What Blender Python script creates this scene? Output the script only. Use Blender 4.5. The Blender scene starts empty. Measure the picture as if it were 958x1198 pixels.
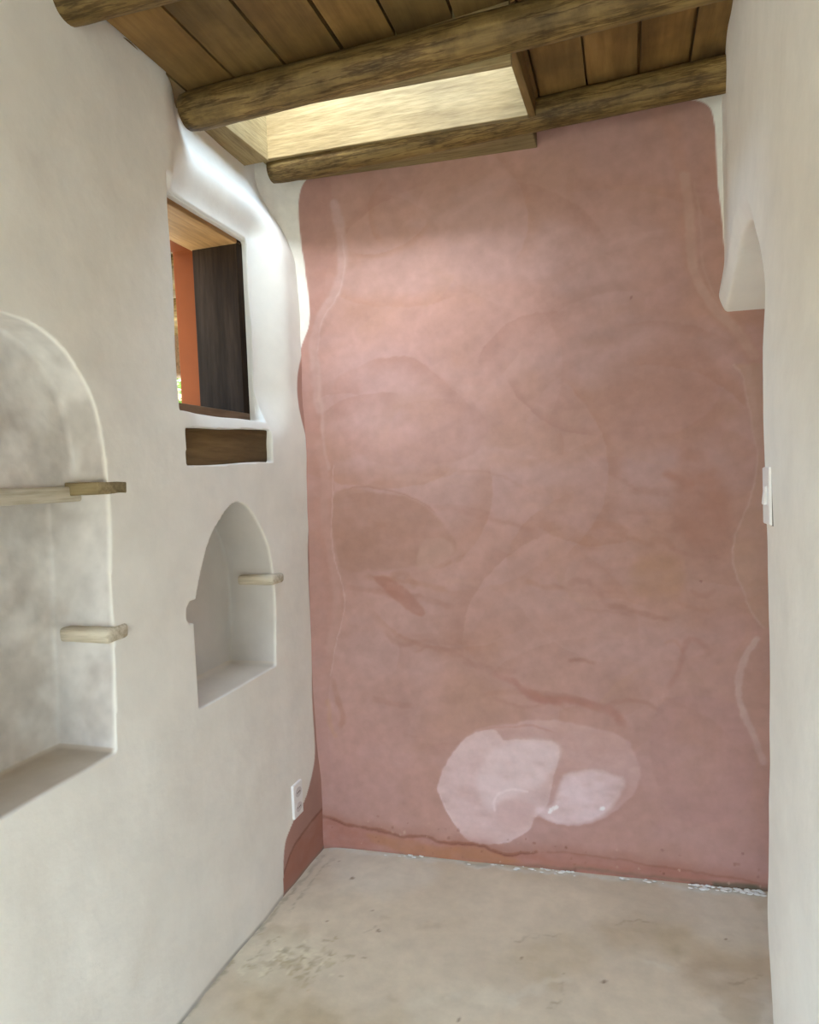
import bpy, bmesh, math, random
import numpy as np
from mathutils import Matrix, Vector, noise as mnoise

SC = bpy.context.scene
COL = SC.collection
rng = random.Random(7)

# ------------------------------------------------------------------ camera model (solved from the vanishing points)
FPX, YAW, PIT, ROL = 811.18, 0.30567, 0.04561, 0.04012
H = 1.35
def cam_axes():
    cy, sy = math.cos(YAW), math.sin(YAW)
    f = np.array([-sy*math.cos(PIT), cy*math.cos(PIT), -math.sin(PIT)])
    r = np.array([cy, sy, 0.0]); d = np.cross(f, r)
    c, s = math.cos(ROL), math.sin(ROL)
    return c*r+s*d, -s*r+c*d, f
AX_R, AX_D, AX_F = cam_axes()
CAM = np.array([0, 0, H])
def ray(px, py):
    return AX_R*((px-479)/FPX) + AX_D*((py-599)/FPX) + AX_F
# the room: left wall face x = XL, right wall face x = XR, back wall slightly askew
XL, XR = -1.11, 0.28
def DY(x): return 2.30 + .047*(x+1.11)
def on_back(px, py):                      # trace of a painted mark on the back wall -> (x, z)
    r = ray(px, py); t = (2.30+.047*1.11)/(r[1]-.047*r[0]); p = CAM+r*t
    return (p[0], p[2])
def on_left(px, py):                      # -> (y, z)
    r = ray(px, py); p = CAM+r*(XL/r[0]); return (p[1], p[2])
def on_floor(px, py):
    r = ray(px, py); p = CAM+r*(-H/r[2]); return (p[0], p[1])

# ------------------------------------------------------------------ numpy noise
_R = np.random.RandomState(11)
_T = _R.rand(64, 64, 64).astype(np.float32)
def vnoise(P, scale, seed=0):
    P = P*scale + seed*17.37
    i = np.floor(P).astype(int); f = P-i; f = f*f*(3-2*f); i = i & 63; j = (i+1) & 63
    def g(a, b, c): return _T[a, b, c]
    x0, y0, z0 = i.T; x1, y1, z1 = j.T; fx, fy, fz = f.T
    a = g(x0, y0, z0)*(1-fx)+g(x1, y0, z0)*fx; b = g(x0, y1, z0)*(1-fx)+g(x1, y1, z0)*fx
    c = g(x0, y0, z1)*(1-fx)+g(x1, y0, z1)*fx; d = g(x0, y1, z1)*(1-fx)+g(x1, y1, z1)*fx
    return (a*(1-fy)+b*fy)*(1-fz)+(c*(1-fy)+d*fy)*fz
def fbm(P, scale, oct=4, seed=0):
    s = 0; a = 1; t = 0
    for k in range(oct):
        s = s + a*vnoise(P, scale*2**k, seed+k); t += a; a *= .5
    return s/t
def smooth(a, b, x):
    t = np.clip((x-a)/(b-a), 0, 1); return t*t*(3-2*t)
def seg_dist(Q, pts):
    """distance to an open polyline, and the signed side of the nearest segment"""
    best = np.full(len(Q), 1e9); side = np.zeros(len(Q)); tt = np.zeros(len(Q))
    n = len(pts)-1
    for k in range(n):
        a = np.array(pts[k]); b = np.array(pts[k+1]); d = b-a; L = max(d@d, 1e-12)
        t = np.clip(((Q-a)@d)/L, 0, 1); v = Q-(a+t[:, None]*d)
        e = np.hypot(v[:, 0], v[:, 1]); m = e < best
        best[m] = e[m]; side[m] = np.sign(d[0]*v[m, 1]-d[1]*v[m, 0]); tt[m] = (k+t[m])/n
    return best, side, tt
def inside(Q, poly):
    c = np.zeros(len(Q), bool); n = len(poly)
    for k in range(n):
        (x0, y0), (x1, y1) = poly[k], poly[(k+1) % n]
        if y0 == y1: continue
        m = ((y0 > Q[:, 1]) != (y1 > Q[:, 1])) & (Q[:, 0] < (x1-x0)*(Q[:, 1]-y0)/(y1-y0)+x0)
        c ^= m
    return c
def spline(pts, n=8, closed=False):
    """Catmull-Rom"""
    P = [np.array(p, float) for p in pts]; o = []
    N = len(P)
    R = range(N if closed else N-1)
    for k in R:
        if closed: p0, p1, p2, p3 = P[(k-1) % N], P[k], P[(k+1) % N], P[(k+2) % N]
        else: p0, p1, p2, p3 = P[max(k-1, 0)], P[k], P[k+1], P[min(k+2, N-1)]
        for i in range(n):
            t = i/n
            o.append(tuple(.5*(2*p1+(p2-p0)*t+(2*p0-5*p1+4*p2-p3)*t*t+(3*p1-p0-3*p2+p3)*t**3)))
    if not closed: o.append(tuple(P[-1]))
    return o
class Paint:
    def __init__(s, Q, base, warp=.012):
        s.c = base.copy(); s.Q = Q
        P3 = np.c_[Q, np.zeros(len(Q))]
        s.W = Q + warp*np.c_[fbm(P3, 14, 3, 31)-.5, fbm(P3, 14, 3, 53)-.5] + warp*.55*np.c_[fbm(P3, 55, 3, 35)-.5, fbm(P3, 55, 3, 57)-.5]
        s.N = np.clip(.25+1.5*fbm(P3*np.array([1, 2, 1]), 13, 4, 61), .3, 1.25)
    def _box(s, pts, pad):
        a = np.array(pts); lo = a.min(0)-pad; hi = a.max(0)+pad
        return np.nonzero(((s.Q > lo) & (s.Q < hi)).all(1))[0]
    def mix(s, i, col, w, rag=True):
        w = np.clip(w*(s.N[i] if rag else 1), 0, 1)[:, None]; s.c[i] = s.c[i]*(1-w)+np.array(col)*w
    def fill(s, poly, col, op=1., soft=.004, fade=None):
        """filled shape; fade = distance from its rim over which the paint thins out inward"""
        i = s._box(poly, soft*3+.02); q = s.W[i]
        d, _, _ = seg_dist(q, list(poly)+[poly[0]]); d = np.where(inside(q, poly), d, -d)
        w = smooth(-soft, soft, d)*op
        if fade: w = w*(1-.8*smooth(0, fade, d))
        s.mix(i, col, w)
    def stroke(s, pts, width, col, op=1., soft=.004, one=0, fade=.03, taper=False):
        """a line; one = +-1: crisp on one side and fading over `fade` on the other"""
        i = s._box(pts, width+soft*3+fade+.02); q = s.W[i]
        d, sd, t = seg_dist(q, pts)
        if one: w = np.where(sd == one, 1-smooth(0, fade, d), 1-smooth(0, soft, d))
        else: w = 1-smooth(width-soft, width+soft, d)
        if taper: w = w*smooth(0, .18, t)*(1-smooth(.82, 1, t))
        s.mix(i, col, w*op)
    def spot(s, p, r, col, op=.8):
        i = s._box([p], r*2); d = np.hypot(*(s.W[i]-np.array(p)).T); s.mix(i, col, (1-smooth(r*.5, r, d))*op)

# ------------------------------------------------------------------ object helpers
def link(name, me, mat=None, parent=None, smooth_shade=False):
    o = bpy.data.objects.new(name, me); COL.objects.link(o)
    if mat is not None and not me.materials: me.materials.append(mat)
    if parent is not None: o.parent = parent
    if smooth_shade: me.polygons.foreach_set('use_smooth', [True]*len(me.polygons))
    return o
def obj(name, bm, mat, parent=None, sm=False):
    me = bpy.data.meshes.new(name); bmesh.ops.recalc_face_normals(bm, faces=bm.faces); bm.to_mesh(me); bm.free()
    return link(name, me, mat, parent, sm)
def tag(o, label, cat, group=None, kind=None):
    if label: o['label'] = label
    if cat: o['category'] = cat
    if group: o['group'] = group
    if kind: o['kind'] = kind
    return o
def struct(o, label=None):
    o['kind'] = 'structure'
    if label: o['label'] = label
    return o
def empty(name, loc):
    o = bpy.data.objects.new(name, None); COL.objects.link(o); o.location = loc; o.empty_display_size = .05; return o
def box(bm, x0, x1, y0, y1, z0, z1, bevel=0, seg=2):
    r = bmesh.ops.create_cube(bm, size=1)
    bmesh.ops.transform(bm, matrix=Matrix.Translation(((x0+x1)/2, (y0+y1)/2, (z0+z1)/2)) @ Matrix.Diagonal((x1-x0, y1-y0, z1-z0, 1)), verts=r['verts'])
    if bevel:
        es = list({e for v in r['verts'] for e in v.link_edges})
        bmesh.ops.bevel(bm, geom=es, offset=bevel, segments=seg, affect='EDGES', profile=.5)
    return r
def prism(bm, poly, axis, a, b):
    """extrude a 2-D outline: axis 'x' -> poly is (y, z)"""
    def P(u, v, w): return {'x': (w, u, v), 'y': (u, w, v), 'z': (u, v, w)}[axis]
    A = [bm.verts.new(P(u, v, a)) for u, v in poly]; B = [bm.verts.new(P(u, v, b)) for u, v in poly]
    n = len(poly); bm.faces.new(A); bm.faces.new(B[::-1])
    for i in range(n): bm.faces.new((A[i], A[(i+1) % n], B[(i+1) % n], B[i]))
def loft(bm, pa, a, pb, b):
    A = [bm.verts.new((a, u, v)) for u, v in pa]; B = [bm.verts.new((b, u, v)) for u, v in pb]
    n = len(pa); bm.faces.new(A); bm.faces.new(B[::-1])
    for i in range(n): bm.faces.new((A[i], A[(i+1) % n], B[(i+1) % n], B[i]))
def coords(me):
    a = np.empty(len(me.vertices)*3, np.float32); me.vertices.foreach_get('co', a); return a.reshape(-1, 3).astype(float)
def set_coords(me, P): me.vertices.foreach_set('co', P.astype(np.float32).ravel()); me.update()
def set_col(me, C):
    at = me.color_attributes.new('pigment', 'FLOAT_COLOR', 'POINT')
    at.data.foreach_set('color', np.c_[C, np.ones(len(C))].astype(np.float32).ravel())
def grid_mesh(name, us, vs, fn):
    U, V = np.meshgrid(us, vs); P = fn(U.ravel(), V.ravel()); nu, nv = len(us), len(vs)
    i = np.arange(nu*nv).reshape(nv, nu)
    F = np.stack([i[:-1, :-1], i[:-1, 1:], i[1:, 1:], i[1:, :-1]], -1).reshape(-1, 4)
    me = bpy.data.meshes.new(name); me.vertices.add(len(P)); me.vertices.foreach_set('co', P.astype(np.float32).ravel())
    me.loops.add(F.size); me.loops.foreach_set('vertex_index', F.astype(np.int32).ravel())
    me.polygons.add(len(F)); me.polygons.foreach_set('loop_start', np.arange(0, F.size, 4, dtype=np.int32))
    me.polygons.foreach_set('loop_total', np.full(len(F), 4, np.int32)); me.update(calc_edges=True)
    me.polygons.foreach_set('use_smooth', [True]*len(F)); return me
def carve(name, base, cutters, voxel, iters):
    """plaster body: base minus cutters, re-skinned so every arris is softly rounded"""
    def tmp(bm):
        me = bpy.data.meshes.new('tmp'); bmesh.ops.recalc_face_normals(bm, faces=bm.faces); bm.to_mesh(me); bm.free()
        o = bpy.data.objects.new('tmp', me); COL.objects.link(o); return o
    b = tmp(base); cs = [tmp(c) for c in cutters]
    for c in cs:
        m = b.modifiers.new('b', 'BOOLEAN'); m.operation = 'DIFFERENCE'; m.solver = 'EXACT'; m.object = c
    m = b.modifiers.new('r', 'REMESH'); m.mode = 'VOXEL'; m.voxel_size = voxel; m.adaptivity = 0
    m = b.modifiers.new('s', 'SMOOTH'); m.factor = .5; m.iterations = iters
    dg = bpy.context.evaluated_depsgraph_get(); dg.update()
    me = bpy.data.meshes.new_from_object(b.evaluated_get(dg)); me.name = name
    for o in cs+[b]:
        d = o.data; bpy.data.objects.remove(o); bpy.data.meshes.remove(d)
    me.polygons.foreach_set('use_smooth', [True]*len(me.polygons)); return me

# ------------------------------------------------------------------ materials
class NT:
    def __init__(s, name):
        s.m = bpy.data.materials.new(name); s.m.use_nodes = True; s.t = s.m.node_tree; s.b = s.t.nodes['Principled BSDF']
    def n(s, typ, **kw):
        x = s.t.nodes.new(typ)
        for k, v in kw.items():
            if k in x.inputs: x.inputs[k].default_value = v
            else: setattr(x, k, v)
        return x
    def l(s, a, b): s.t.links.new(a, b)
    def noise(s, scale, detail=4, rough=.55, vec=None):
        x = s.n('ShaderNodeTexNoise'); x.inputs['Scale'].default_value = scale; x.inputs['Detail'].default_value = detail; x.inputs['Roughness'].default_value = rough
        if vec is None:
            if not hasattr(s, 'tc'): s.tc = s.n('ShaderNodeTexCoord')
            vec = s.tc.outputs['Object']
        s.l(vec, x.inputs['Vector']); return x.outputs['Fac']
    def ramp(s, fac, stops):
        r = s.n('ShaderNodeValToRGB'); e = r.color_ramp.elements
        while len(e) < len(stops): e.new(.5)
        for k, (p, c) in enumerate(stops): e[k].position = p; e[k].color = (*c, 1) if len(c) == 3 else c
        s.l(fac, r.inputs['Fac']); return r.outputs['Color']
    def mult(s, a, b, f=1.):
        x = s.n('ShaderNodeMix', data_type='RGBA', blend_type='MULTIPLY'); x.inputs[0].default_value = f
        s.l(a, x.inputs[6]); s.l(b, x.inputs[7]); return x.outputs[2]
    def bump(s, h, strength, dist, prev=None):
        x = s.n('ShaderNodeBump'); x.inputs['Strength'].default_value = strength; x.inputs['Distance'].default_value = dist
        s.l(h, x.inputs['Height'])
        if prev is not None: s.l(prev, x.inputs['Normal'])
        return x.outputs['Normal']
def mat_pigment(name, rough, lo=.93, hi=1.05, scale=22, b1=(5, .012), b2=(60, .0015), spec=.3, stretch=None):
    k = NT(name); at = k.n('ShaderNodeAttribute'); at.attribute_name = 'pigment'
    f = k.noise(scale, 6, .6); c = k.mult(at.outputs['Color'], k.ramp(f, [(.3, (lo,)*3), (.7, (hi,)*3)]))
    k.l(c, k.b.inputs['Base Color']); k.b.inputs['Roughness'].default_value = rough; k.b.inputs['Specular IOR Level'].default_value = spec
    n1 = k.bump(k.noise(b1[0], 3), .5, b1[1]); n2 = k.bump(k.noise(b2[0], 4), .5, b2[1], n1)
    k.l(n2, k.b.inputs['Normal']); return k.m
def mat_wood(name, dark, mid, light, along='X', rough=.65, freq=1., bump=.002, spec=.25, knots=True):
    k = NT(name); k.tc = k.n('ShaderNodeTexCoord'); mp = k.n('ShaderNodeMapping'); k.l(k.tc.outputs['Object'], mp.inputs['Vector'])
    oi = k.n('ShaderNodeObjectInfo')
    s = {'X': (1.2, 14, 14), 'Y': (14, 1.2, 14), 'Z': (14, 14, 1.2)}[along]; mp.inputs['Scale'].default_value = [q*freq for q in s]
    v = mp.outputs['Vector']
    f1 = k.noise(1.6, 6, .65, v); f2 = k.noise(7, 4, .6, v)
    big = k.noise(2.2, 3, .5)
    c = k.ramp(f1, [(.28, dark), (.5, mid), (.74, light)])
    c = k.mult(c, k.ramp(f2, [(.35, (.72, .70, .66)), (.6, (1, 1, 1))]))
    c = k.mult(c, k.ramp(big, [(.35, (.75, .74, .72)), (.65, (1.12, 1.08, 1.0))]))
    vo = k.n('ShaderNodeTexVoronoi'); vo.inputs['Scale'].default_value = 4.5; k.l(k.tc.outputs['Object'], vo.inputs['Vector'])
    if knots: c = k.mult(c, k.ramp(vo.outputs['Distance'], [(.035, (.35, .27, .2)), (.085, (1, 1, 1))]))
    k.l(c, k.b.inputs['Base Color']); k.b.inputs['Roughness'].default_value = rough; k.b.inputs['Specular IOR Level'].default_value = spec
    k.l(k.bump(f2, .5, bump, k.bump(f1, .5, bump*1.5)), k.b.inputs['Normal']); return k.m
def mat_log(name, dark, mid, light, *a):
    m = mat_wood(name, dark, mid, light, *a); t = m.node_tree; b = t.nodes['Principled BSDF']
    tc = t.nodes.new('ShaderNodeTexCoord'); oi = t.nodes.new('ShaderNodeObjectInfo'); ad = t.nodes.new('ShaderNodeVectorMath'); ad.operation = 'ADD'
    t.links.new(tc.outputs['Object'], ad.inputs[0]); t.links.new(oi.outputs['Location'], ad.inputs[1])
    mp = t.nodes.new('ShaderNodeMapping'); mp.inputs['Scale'].default_value = (2.0, 22, 22); t.links.new(ad.outputs[0], mp.inputs['Vector'])
    def layer(vec, scale, stops, src):
        n = t.nodes.new('ShaderNodeTexNoise'); n.inputs['Scale'].default_value = scale; n.inputs['Detail'].default_value = 5; n.inputs['Roughness'].default_value = .65; t.links.new(vec, n.inputs['Vector'])
        r = t.nodes.new('ShaderNodeValToRGB'); e = r.color_ramp.elements
        while len(e) < len(stops): e.new(.5)
        for k, (p, c) in enumerate(stops): e[k].position = p; e[k].color = (*c, 1)
        t.links.new(n.outputs['Fac'], r.inputs['Fac']); x = t.nodes.new('ShaderNodeMix'); x.data_type = 'RGBA'; x.blend_type = 'MULTIPLY'; x.inputs[0].default_value = 1
        t.links.new(src, x.inputs[6]); t.links.new(r.outputs['Color'], x.inputs[7]); return x.outputs[2]
    c = b.inputs['Base Color'].links[0].from_socket
    c = layer(mp.outputs['Vector'], 1.3, [(.455, (1, 1, 1)), (.485, (.50, .44, .36)), (.505, (.55, .48, .40)), (.535, (1, 1, 1))], c)
    c = layer(ad.outputs[0], 11, [(.38, (.62, .60, .56)), (.58, (1.04, 1.04, 1.04))], c)
    t.links.new(c, b.inputs['Base Color']); return m
def mat_plain(name, col, rough=.5, var=.08, scale=30, bump=0.0005, spec=.4):
    k = NT(name); f = k.noise(scale, 4)
    k.l(k.ramp(f, [(.3, tuple(q*(1-var) for q in col)), (.7, tuple(min(1, q*(1+var)) for q in col))]), k.b.inputs['Base Color'])
    k.b.inputs['Roughness'].default_value = rough; k.b.inputs['Specular IOR Level'].default_value = spec
    k.l(k.bump(f, .4, bump), k.b.inputs['Normal']); return k.m

M_white = mat_pigment('white_clay_plaster', .82, .95, 1.03, 9, (4.5, .010), (38, .0018), .12)
M_pink = mat_pigment('pink_clay_paint', .62, .93, 1.06, 26, (4, .006), (45, .0010), .35)
M_floor = mat_pigment('polished_earth_floor', .5, .90, 1.06, 17, (6, .004), (55, .0010), .4)
M_log = mat_log('pale_log_timber', (.135, .085, .028), (.235, .158, .058), (.33, .235, .10), 'X', .6, 1., .003)
M_board = mat_wood('ceiling_board_timber', (.15, .092, .036), (.22, .145, .056), (.28, .19, .08), 'Y', .6, .8)
M_well = mat_wood('sawn_pale_boards', (.21, .150, .070), (.285, .215, .110), (.345, .27, .15), 'X', .7, 1.6, .0012)
M_dark = mat_wood('dark_stained_timber', (.014, .008, .005), (.028, .017, .010), (.050, .031, .020), 'Z', .8, .8, .002, .08)
M_head = mat_wood('warm_pine_board', (.25, .135, .052), (.34, .19, .078), (.42, .26, .12), 'Y', .6, .9)
M_sill = mat_wood('worn_sill_timber', (.10, .055, .028), (.17, .10, .055), (.24, .15, .09), 'Y', .6, .9)
M_block = mat_wood('rough_brown_timber', (.075, .044, .018), (.13, .080, .034), (.19, .125, .058), 'Y', .8, .6, .004)
M_ledge = mat_wood('limewashed_ledge', (.52, .47, .37), (.62, .57, .47), (.72, .68, .59), 'X', .75, 1., .0008, .25, False)
M_shelf = mat_wood('limewashed_shelf', (.52, .47, .37), (.62, .57, .47), (.72, .68, .59), 'Y', .75, 1., .0006, .25, False)
M_olive = mat_wood('bare_ledge_timber', (.20, .155, .08), (.30, .24, .135), (.38, .31, .19), 'X', .75, 1., .002, .25, False)
M_plastic = mat_plain('white_plastic', (.80, .79, .78), .3, .02)
M_socket = mat_plain('grey_socket_plastic', (.60, .57, .57), .35, .05)
M_hole = mat_plain('dark_slot', (.10, .08, .08), .5, .1)
M_gap_shade = mat_plain('gap_shadow_dark', (.16, .14, .12), .45, .1)  # dark tone painting the shadow behind the switch plate
M_crumb = mat_plain('white_plaster_spill', (.80, .80, .78), .8, .06, 60, .002)
M_leaf = mat_plain('leaf_green', (.20, .32, .06), .5, .35, 8)
M_stem = mat_plain('bush_bark', (.12, .08, .04), .8, .2, 20)
M_sand = mat_plain('dry_ground', (.50, .42, .30), .9, .12, 2)
M_lime = mat_plain('limewashed_garden_wall', (.72, .66, .55), .85, .05, 5, .004)

# ------------------------------------------------------------------ painted edge between pink and white (one wavy line on two walls)
EDGE = spline([(385, 196), (366, 203), (353, 222), (351, 258), (357, 310), (362, 350), (361, 380), (353, 410), (347, 440), (349, 480), (357, 520),
        (361, 580), (360, 640), (363, 700), (366, 760), (367, 830), (369, 880), (363, 912), (355, 938), (343, 962), (335, 985), (332, 1015), (332, 1060)], 5)
EL = np.array([on_left(*p) for p in EDGE]); EB = np.array([on_back(*p) for p in EDGE])
def curve_at(E, z):
    o = np.argsort(E[:, 1], kind='stable'); return np.interp(z, E[o, 1], E[o, 0])
RIGHT_EDGE = spline([(800, 116), (824, 121), (834, 138), (838, 190), (842, 240), (847, 290), (850, 332), (858, 341), (875, 343), (900, 349), (960, 362)], 5)
ER = np.array([on_back(*p) for p in RIGHT_EDGE])
PINK = np.array([.435, .250, .215]); WHITE = np.array([.785, .755, .695])
RUST = np.array([.30, .115, .060])

# ------------------------------------------------------------------ back wall
def back_fn(x, z):
    P = np.c_[x, z, np.zeros_like(x)]
    y = DY(x) + .016*(fbm(P, 2.1, 3, 3)-.5)
    q = np.clip(1-(x-(XL-.05))/.11, 0, 1.6); y = y - .055*q*q        # soft coved corner with the left wall
    return np.c_[x, y, z]
bx = np.arange(-1.24, .66, .004); bz = np.arange(-.03, 2.52, .004)
me = grid_mesh('wall_back', bx, bz, back_fn)
P = coords(me); Q = P[:, [0, 2]]
P3 = np.c_[Q, np.zeros(len(Q))]
m1 = fbm(P3, 3.0, 5, 5); m2 = fbm(P3*np.array([1, 2.2, 1]), 2.4, 4, 8); m3 = fbm(P3, 7, 4, 12)
base = PINK*(1+.30*(m3-.5)[:, None])
w = smooth(.42, .66, m1)[:, None]; base = base*(1-.55*w)+np.array([.400, .220, .160])*.55*w         # ochre clouds
w = smooth(.50, .70, m2)[:, None]; base = base*(1-.6*w)+np.array([.450, .280, .258])*.6*w           # rosy clouds
wp_ = P3 + .22*np.c_[fbm(P3, 2.2, 3, 101)-.5, fbm(P3, 2.2, 3, 104)-.5, 0*m1]           # brushed, swirling streaks
wp_ = np.c_[wp_[:, 0]*.92+wp_[:, 1]*.38, wp_[:, 1]*.92-wp_[:, 0]*.38, wp_[:, 2]]; st = fbm(wp_*np.array([1, 5, 1]), 6, 5, 107); st2 = fbm(wp_*np.array([4, 1.2, 1]), 6, 4, 109)
base = base*(1+.17*(st-.5)+.13*(st2-.5))[:, None]
pt = Paint(Q, base, .016)
B = lambda L: [on_back(*p) for p in L]
S = lambda L, n=7, closed=False: [on_back(*p) for p in spline(L, n, closed)]
def Z(ox, oy, k, L): return [(ox+a/k, oy+b/k) for a, b in L]
# trowel arcs: one crisp side, thinning out on the other
ar = random.Random(5)
for k in range(120):
    cx, cy = ar.uniform(380, 870), ar.uniform(210, 960); R = ar.uniform(40, 150); a0 = ar.uniform(0, 6.28); a1 = a0+ar.uniform(.7, 1.8)
    q = [(cx+R*1.25*math.cos(a0+(a1-a0)*i/14), cy+R*math.sin(a0+(a1-a0)*i/14)) for i in range(15)]
    col = ar.choice([(.47, .285, .25), (.45, .26, .20), (.345, .175, .14), (.375, .185, .125), (.46, .27, .245)])
    pt.stroke(B(q), 0, col, ar.uniform(.15, .46), .003, ar.choice([-1, 1]), ar.uniform(.03, .13), True)
for k in range(55):                                                   # flat sweeping smears across the middle
    x, y = ar.uniform(390, 830), ar.uniform(540, 860); L = ar.uniform(25, 110)
    q = S([(x, y), (x+L*.5, y+ar.uniform(-6, 14)), (x+L, y+ar.uniform(-2, 26))], 5)
    pt.stroke(q, ar.uniform(.003, .012), ar.choice([(.34, .165, .13), (.37, .18, .12), (.47, .28, .23)]), ar.uniform(.15, .4), .006, 0, .03, True)
# big clouds seen in the paint
pt.fill(S(Z(340, 150, 2.994, [(150, 900), (240, 835), (330, 805), (430, 805), (540, 880), (640, 960), (690, 1060), (600, 1160), (330, 1180), (180, 1080)]), 6, True), (.385, .210, .178), .40, .006, .12)
pt.stroke(S(Z(340, 150, 2.994, [(240, 835), (330, 805), (430, 805), (540, 890), (660, 1000)])), 0, (.35, .18, .14), .35, .003, -1, .07, True)
pt.stroke(S(Z(340, 150, 2.994, [(560, 890), (680, 900), (760, 840), (830, 760)])), 0, (.47, .29, .25), .35, .003, -1, .08, True)
pt.fill(S(Z(340, 520, 2.994, [(150, 180), (300, 165), (440, 195), (560, 310), (580, 380), (470, 420), (300, 440), (170, 420)]), 6, True), (.355, .195, .150), .55, .008)
pt.fill(S(Z(340, 520, 2.994, [(440, 400), (470, 340), (540, 330), (575, 375), (520, 420), (460, 440)]), 6, True), (.45, .28, .235), .6, .006)
pt.fill(S(Z(340, 520, 2.994, [(290, 465), (370, 480), (470, 580), (440, 600), (360, 540)]), 6, True), (.365, .165, .125), .65, .006)
pt.stroke(S(Z(340, 520, 2.994, [(160, 165), (300, 150), (440, 190), (515, 245)])), .003, (.32, .16, .12), .5, .003, 0, .03, True)
pt.stroke(S(Z(340, 520, 2.994, [(490, 540), (520, 450), (600, 385), (730, 365), (850, 430)])), 0, (.455, .27, .23), .35, .003, 1, .09, True)
pt.stroke(S(Z(340, 520, 2.994, [(320, 650), (380, 700), (480, 690), (600, 750)])), .008, (.345, .175, .14), .4, .006, 0, .03, True)
pt.stroke(S(Z(340, 520, 2.994, [(690, 800), (770, 830), (850, 890), (955, 900)])), .011, (.37, .165, .135), .6, .008, 0, .03, True)
pt.stroke(S(Z(600, 500, 2.994, [(30, 900), (90, 950), (200, 960), (340, 990), (400, 1060)])), .013, (.375, .17, .135), .6, .009, 0, .03, True)
pt.stroke(S(Z(600, 500, 2.994, [(300, 620), (400, 640), (480, 660), (570, 675)])), .009, (.34, .165, .125), .45, .006, 0, .03, True)
pt.stroke(S(Z(600, 500, 2.994, [(520, 150), (600, 190), (640, 200)])), .012, (.37, .165, .11), .5, .010, 0, .03, True)
pt.stroke(S(Z(600, 500, 2.994, [(540, 920), (580, 850), (620, 740), (700, 800)])), .009, (.36, .17, .14), .4, .007, 0, .03, True)
pt.stroke(S(Z(600, 500, 2.994, [(190, 820), (240, 815), (290, 825)])), .006, (.33, .155, .12), .5, .005, 0, .03, True)
pt.fill(S(Z(600, 500, 2.994, [(420, 480), (520, 440), (600, 480), (570, 600), (430, 580)]), 6, True), (.395, .215, .135), .5, .02)
pt.fill(S(Z(600, 500, 2.994, [(600, 60), (700, 120), (760, 250), (740, 420), (640, 420), (560, 330), (570, 180)]), 6, True), (.365, .180, .130), .55, .03)
pt.fill(S(Z(600, 120, 2.994, [(330, 930), (480, 850), (640, 760), (700, 900), (720, 1190), (420, 1190), (320, 1060)]), 6, True), (.37, .19, .145), .40, .04)
# wavy pale band up the left edge
LB = S([(366, 205), (384, 205), (391, 240), (400, 275), (402, 312), (394, 345), (376, 375), (370, 410), (374, 450), (377, 478), (377, 515), (391, 545), (391, 575), (389, 615), (390, 645), (401, 690),
        (402, 715), (393, 755), (387, 790), (383, 840), (387, 900), (380, 955)], 5)
lz = np.array(LB); k = np.argsort(lz[:, 1]); i = np.nonzero(Q[:, 0] < np.interp(Q[:, 1], lz[k, 1], lz[k, 0]))[0]
pt.mix(i, (.405, .215, .180), np.full(len(i), .55))
pt.stroke(S([(391, 240), (399, 275), (400, 312), (391, 345), (374, 375), (367, 405), (371, 450), (374, 478)]), .017, (.475, .315, .285), .6, .007)
pt.stroke(S([(401, 275), (403, 312), (395, 345), (377, 377), (372, 410)]), .0022, (.53, .375, .34), .4, .002)
pt.stroke(S([(375, 520), (382, 560), (380, 600), (386, 640), (392, 680), (393, 720), (386, 760)]), .018, (.455, .275, .24), .6, .010)
pt.stroke(S([(391, 545), (390, 575), (388, 615), (389, 645), (401, 690), (402, 715), (393, 755), (387, 790)]), .0022, (.55, .39, .35), .5, .002)
pt.stroke(S([(372, 440), (376, 480), (380, 520), (386, 548)]), .006, (.50, .34, .30), .5, .004)
pt.stroke(S([(388, 790), (394, 815), (402, 840), (396, 852)]), .010, (.36, .17, .12), .55, .006, 0, .03, True)
pt.stroke(S([(384, 820), (388, 850), (393, 860)]), .008, (.46, .26, .16), .5, .006)
# wavy pale bands up the right edge
pt.stroke(S([(768, 128), (788, 160), (798, 205), (804, 255), (806, 300), (818, 335), (840, 365), (866, 392), (882, 420)]), .021, (.435, .235, .185), .55, .012)
pt.stroke(S([(800, 205), (807, 255), (808, 300), (820, 338), (842, 368), (866, 393), (880, 416)]), .014, (.465, .29, .235), .75, .005)
pt.stroke(S([(812, 215), (820, 260), (822, 310), (835, 345), (852, 368)]), .003, (.46, .29, .235), .5, .003)
RB = S([(858, 425), (868, 440), (876, 480), (884, 520), (884, 550), (876, 585), (862, 620), (857, 640), (859, 662), (868, 690), (884, 722), (893, 735)], 5)
pt.fill(RB+B([(930, 735), (930, 425)]), (.44, .27, .205), .6, .003)
pt.stroke(RB, .0028, (.50, .335, .28), .6, .002)
pt.stroke(S([(872, 430), (880, 470), (886, 510)]), .010, (.47, .30, .245), .5, .007)
RC = S([(886, 742), (872, 770), (861, 796), (859, 815), (866, 838), (880, 862), (892, 892)], 6)
pt.fill(RC+B([(930, 892), (930, 742)]), (.43, .25, .205), .6, .003)
pt.stroke(S([(884, 747), (870, 773), (864, 798), (863, 816), (871, 840), (884, 866), (894, 892)]), .010, (.52, .36, .32), .65, .004)
# mauve cloud low on the right, one at the far left
pt.fill(S(Z(600, 500, 2.994, [(480, 1060), (520, 970), (640, 938), (760, 962), (800, 1030), (850, 1150), (800, 1350), (600, 1380), (500, 1240)]), 6, True), (.40, .225, .205), .55, .004, .14)
# bottom area is rosier
i = np.nonzero(Q[:, 1] < .62)[0]; pt.mix(i, (.475, .265, .240), .42*(1-smooth(.30, .62, Q[i, 1])))
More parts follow.
